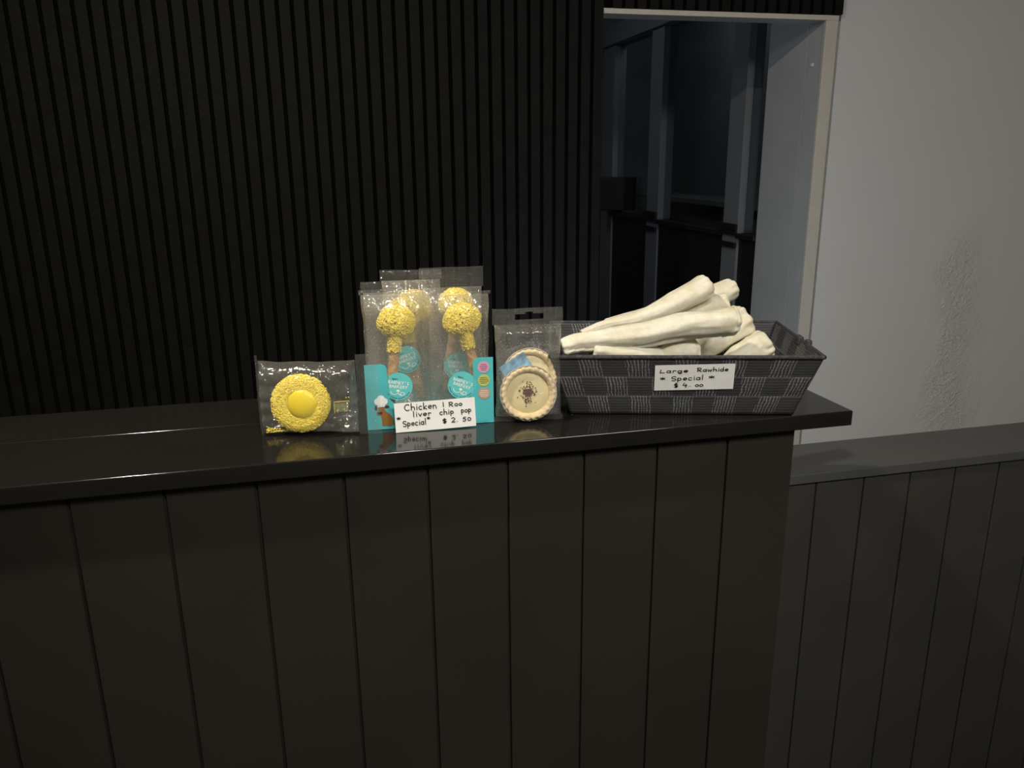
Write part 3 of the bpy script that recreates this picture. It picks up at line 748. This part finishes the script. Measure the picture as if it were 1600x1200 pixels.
# printed emblem and roundels on the front panel
yy = -.0004
hat = MB()
for qq, c_ in enumerate(((.0145, .0375, .0045), (.0185, .0410, .0048), (.0225, .0375, .0045), (.0185, .0365, .005))): hat.poly([(q[0], yy-.00008*(qq+1), q[1]) for q in disc(*c_, 24)])
hat.poly([(q[0], yy, q[1]) for q in ((.0142, .0300), (.0232, .0300), (.0236, .0370), (.0136, .0370))])
hat.build('chef_hat_print', M['white_ink'], front, fixn=False)
dg = MB()
body = [(.0150, .0302), (.0225, .0302), (.0228, .0255), (.0262, .0225), (.0305, .0180), (.0328, .0135), (.0332, .0085), (.0312, .0052), (.0285, .0045), (.0205, .0045), (.0188, .0050), (.0185, .0140), (.0170, .0185), (.0135, .0190), (.0122, .0215), (.0130, .0240), (.0148, .0258)]
dg.poly([(p[0], yy, p[1]) for p in body]); dg.poly([(q[0], yy, q[1]) for q in [(.0325, .0075), (.0365, .0085), (.0365, .0080), (.0330, .0062)]])
dg.build('dog_print', M['dog'], front, fixn=False)
er = MB(); er.poly([(p[0], yy-.0001, p[1]) for p in arc(.0118, .0290, .0017, .0033, 0, 350, 16)]); er.poly([(p[0], yy-.0001, p[1]) for p in arc(.0257, .0300, .0030, .0018, 0, 350, 16)])
er.build('ear_print', M['dog_dark'], front, fixn=False)
er = MB(); er.poly([(p[0], yy-.0001, p[1]) for p in arc(.0165, .0222, .0028, .0020, 0, 350, 16)]); er.build('nose_print', M['ink'], front, fixn=False)
for z, m_, tm in ((.0755, 'pink', 'dog_dark'), (.0580, 'lime', 'dog_dark'), (.0405, 'tan', 'white_ink')):
    rd = flat([disc(BWD-.0125, z, .0078, 40)], yy).build('printed_roundel', M[m_], front, fixn=False)
    if m_ == 'pink': words = ('Australian', 'family owned', '& operated', 'business')
    else: words = None
    mbt = MB()
    for q in range(4):
        zz = z+.0036-.0024*q; hw_ = (.0045, .0058, .0058, .0045)[q]
        if words: text_obj('roundel_text', words[q], .0021, BWD-.0125, zz, M[tm], rd, yy-.0002, 0, .00003, .9)
        else:
            x = BWD-.0125-hw_
            while x < BWD-.0125+hw_-.0006:
                ln = random.uniform(.0005, .0016); mbt.poly([(x, yy-.0002, zz-.0004), (x+ln, yy-.0002, zz-.0004), (x+ln, yy-.0002, zz+.0004), (x, yy-.0002, zz+.0004)]); x += ln+.00025
    if not words: mbt.build('roundel_text', M[tm], rd, fixn=False)
tag(bx, 'open teal cardboard display box with cut-out front, holding bagged sprinkled pops', 'display box')

bags = [  # x, y, height, width, depth, rz, rx, seal, label
    (.0385, 1.0030, .1750, .0820, .040, -3, 0, .006, .1, 'clear plastic bag with a sprinkled pop, front left in the teal box'),
    (.1180, .9985, .1690, .0820, .040, -4, 0, .004, .7, 'clear plastic bag with a sprinkled pop, front right in the teal box'),
    (.0430, 1.0395, .1800, .0800, .036, -3, 0, .014, 1.3, 'clear plastic bag with a sprinkled pop, middle row left in the teal box'),
    (.0700, 1.0690, .1900, .0780, .030, -3, 0, .014, 2.3, 'clear plastic bag rearmost on the left in the teal box'),
    (.1200, 1.0430, .1940, .0800, .040, -3, 0, .026, 3.1, 'clear plastic bag with tall crimped top, rear right in the teal box')]
for (x, y, h, w, d, rz, rx, s, sd, lab) in bags:
    e = bag('treat_bag', w, h, d, (x, y, CT+.0022), math.radians(rz), math.radians(-rx), s, .006, sd, M['film'], sealw=1.06)
    tag(e, lab, 'treat bag', 'clear bags of pops in the teal box')
    if sd == .1: sticker(e, .0405, .0540, -.0222, math.radians(-8))
    if sd == .7: sticker(e, .0425, .0510, -.0222, math.radians(-20))
    if sd == 1.3: sticker(e, .0520, .0790, -.0200, math.radians(18))
    if sd == 3.1: sticker(e, .0420, .0650, -.0222, math.radians(-5))
chip_pop((.0810, 1.0010, Z(-.1975)), math.radians(7), 3, 'yellow sprinkled treat head on a brown chew stick in the front left bag')
chip_pop((.1650, .9960, Z(-.1985)), math.radians(-12), 8, 'yellow sprinkled treat head on a brown chew stick in the front right bag')
chip_pop((.0930, 1.0380, Z(-.1950)), math.radians(-10), 13, 'yellow sprinkled pop blurred behind film in the middle left bag')
chip_pop((.1120, 1.0680, Z(-.1900)), math.radians(6), 21, 'yellow sprinkled pop in the rearmost left bag')
chip_pop((.1650, 1.0410, Z(-.1860)), math.radians(8), 34, 'yellow sprinkled pop in the tall rear right bag')

# ------------------------------------------------------------------ biscuit in its bag, lying on its long side
cbag = bag('biscuit_bag',   .094, .152, .044, (-.094, 1.0000, CT+.0025), 0, 0, .028, .004, 5.5, M['film_plain'], sealw=1.16, belly=.05)
cbag.rotation_euler = (0, math.radians(90), 0); cbag.location = (-.0955, .9985, CT+.0965)
cbag.rotation_mode = 'XYZ'
cbag.rotation_euler = Matrix.Rotation(math.radians(-13), 3, 'Z').to_4x4().to_3x3().__matmul__(Matrix.Rotation(math.radians(90), 3, 'Y')).to_euler()
tag(cbag, 'clear crinkled bag with a round yellow biscuit, lying left of the teal box', 'treat bag')
random.seed(5)
ck = empty('sprinkled_biscuit', (-.0440, .9855, Z(-.2912)), math.radians(-11), math.radians(-6))
R0 = .0362
cm = MB()
def tor(i, j, nu=48, nv=14):
    a = 2*math.pi*i/nu; prof_ = [(.30, -.55), (.60, -.75), (.85, -.62), (.97, -.30), (1.0, 0), (.97, .30), (.85, .5), (.4, .55), (.0, .55)]
    q = j/(nv-1)*(len(prof_)-1); k = min(int(q), len(prof_)-2); f = q-k
    r = (prof_[k][0]*(1-f)+prof_[k+1][0]*f)*R0; y = (prof_[k][1]*(1-f)+prof_[k+1][1]*f)*.0105
    r *= 1+.02*noise.noise(Vector((math.cos(a)*2, math.sin(a)*2, 4)))
    return Vector((r*math.cos(a), y, r*math.sin(a)))
cm.grid(tor, 48, 14, wrap=True)
for _ in range(1900):
    a = random.uniform(0, 2*math.pi); q = random.random()
    if q < .78:
        r = math.sqrt(random.uniform(.25, 1)); y = -.0078+.004*max(0, (r-.75)/.25)**2; n = Vector((0.3*math.cos(a)*(r > .8), -1, .3*math.sin(a)*(r > .8))).normalized(); p = Vector((r*.97*R0*math.cos(a), y, r*.97*R0*math.sin(a)))
    else:
        n = Vector((math.cos(a), 0, math.sin(a))); p = Vector((R0*.995*n.x, random.uniform(-.004, .005), R0*.995*n.z))
    sprinkle(cm, p, n, .00085, .0018)
cm.build('sprinkled_rim', M['yellow_sprinkle'], ck, fixn=False)
dm = MB(); RD = .0182
dm.grid(lambda i, j: (RD*math.sin(math.pi/2*j/12)*math.cos(2*math.pi*i/40)+.0035, -.0070-.0060*math.cos(math.pi/2*j/12), RD*math.sin(math.pi/2*j/12)*math.sin(2*math.pi*i/40)+.0005), 40, 13, wrap=True)
dm.build('iced_centre', M['yellow_candy'], ck, smooth=True)
tag(ck, 'round biscuit coated in yellow sprinkles with a smooth yellow iced centre', 'biscuit')
cr_ = MB(); random.seed(2)
for _ in range(170):
    t = random.random(); x = -.088+.038*t**1.3; z = .0015+.008*random.random()**2*(1-t)
    sprinkle(cr_, Vector((x, .9905-.002*random.random(), CT+.004+z)), Vector((0, 0, 1)), .0007, .0014)
for _ in range(10): sprinkle(cr_, Vector((random.uniform(-.085, .02), .9870, CT+.005+random.random()*.06)), Vector((0, 1, 0)), .0007, .0012)
cr_ = cr_.build('loose_sprinkles', M['yellow_sprinkle'], smooth=True, fixn=False)
tag(cr_, 'loose yellow sprinkles gathered in the lower corner of the biscuit bag', 'sprinkles', kind='stuff')
cr_['kind'] = 'stuff'
# back label seen through the bag
lb = MB(); 
for q in range(14): lb.poly([(x, 0, z) for x, z in ((-.0005+q*.0012, 0), (q*.0012, 0), (q*.0012, .011), (-.0005+q*.0012, .011))])
fr_ = MB()
for b_ in ((-.002, .018, .0125, .0140), (-.002, -.001, -.002, .0140)): fr_.poly([(b_[0], 0, b_[2]), (b_[1], 0, b_[2]), (b_[1], 0, b_[3]), (b_[0], 0, b_[3])])
inv = cbag.rotation_euler.to_matrix().inverted()
for nm, q_, mm in (('printed_bars', lb, M['lime']), ('label_frame', fr_, M['yellow_candy'])):
    q_.v = [tuple(inv @ (Vector((v[0]-.002, .9975+.004, v[2]+CT+.022))-cbag.location)) for v in q_.v]
    q_.build(nm, mm, cbag, fixn=False)

# ------------------------------------------------------------------ tart bag
pb = bag('tart_bag',   .0870, .1490, .046, (.2020, .9700, CT+.0010), math.radians(-7), math.radians(-2), .021, .007, 9.2, film('tart_bag_film', .10, dots=17, wr=.5, gloss=1.5), slot=True, sealw=1.05, belly=.05)
tag(pb, 'clear hanging bag holding small custard tarts between the teal box and the basket', 'treat bag')
def tart(loc, rz, rx, ry, label, speck=True):
    e = empty('custard_tart', loc, rz, rx, ry)
    R = .0352
    def ring(prof_, nm, m_, wav=0, wn=26):
        mb = MB(); n = len(prof_)
        mb.grid(lambda i, j: ((prof_[j][0]*R*(1+wav*prof_[j][2]*math.sin(wn*2*math.pi*i/156)))*math.cos(2*math.pi*i/156), prof_[j][1]*(1)-prof_[j][2]*wav*.016*math.sin(wn*2*math.pi*i/156+1), (prof_[j][0]*R*(1+wav*prof_[j][2]*math.sin(wn*2*math.pi*i/156)))*math.sin(2*math.pi*i/156)), 156, n, wrap=True)
        return mb.build(nm, m_, e, smooth=True)
    ring([(.0, .012, 0), (.70, .012, 0), (.92, .002, .2), (1.0, -.0035, .6), (1.0, -.0062, 1), (.95, -.0078, 1), (.88, -.0072, .9), (.82, -.005, .5), (.78, -.0015, .1), (.76, .002, 0)], 'pastry_shell', M['pastry'], .024)
    ring([(.0, -.0022, 0), (.5, -.0021, 0), (.74, -.0012, 0), (.80, .001, 0)], 'custard_filling', M['custard'])
    ring([(.72, .0135, 0), (.95, .003, 0), (1.05, -.0035, .3), (1.055, -.0035, .3), (.96, .0045, 0), (.72, .0145, 0)], 'paper_cup', M['foil'], .01, 52)
    if speck:
        random.seed(11); cm_ = MB()
        for _ in range(260):
            a = random.uniform(0, 6.28); r = abs(random.gauss(0, .0050)); x, z = r*math.cos(a)*1.1-.001, r*math.sin(a)*.9+.001
            if random.random() < .25: t = random.random(); x, z = random.gauss(-.003+.008*t*(1 if random.random() < .4 else .3), .003), random.gauss(-.008 if t < .6 else .008, .004)
            sprinkle(cm_, Vector((x, -.0024, z)), Vector((0, 1, 0)), random.uniform(.0004, .0011), .0011)
        cm_.build('cocoa_crumbs', M['crumb'], e, smooth=True, fixn=False)
    tag(e, label, 'tart', 'custard tarts in the clear bag'); return e
tart((.2435, .9600, Z(-.2925)), math.radians(-7), math.radians(-3), 0, 'small pale custard tart with brown crumbs, at the front of the clear bag')
tart((.2500, .9785, Z(-.2740)), math.radians(-7), math.radians(-3), .4, 'second custard tart half hidden behind the front tart', False)
pk = empty('blue_packet', (.2330, .9700, Z(-.2650)), math.radians(-7), 0, math.radians(-32))
mbk = MB(); mbk.grid(lambda i, j: (-.019+.038*i/12, -.0018*math.sin(math.pi*i/12)*math.sin(math.pi*j/8)*(1), -.008+.026*j/8), 13, 9)
mbk.grid(lambda i, j: (-.019+.038*i/12, .0018*math.sin(math.pi*i/12)*math.sin(math.pi*j/8)*(1), -.008+.026*j/8), 13, 9)
mbk.build('sachet', M['packet'], pk, smooth=True)
tag(pk, 'small blue printed sachet tucked behind the front tart', 'sachet')
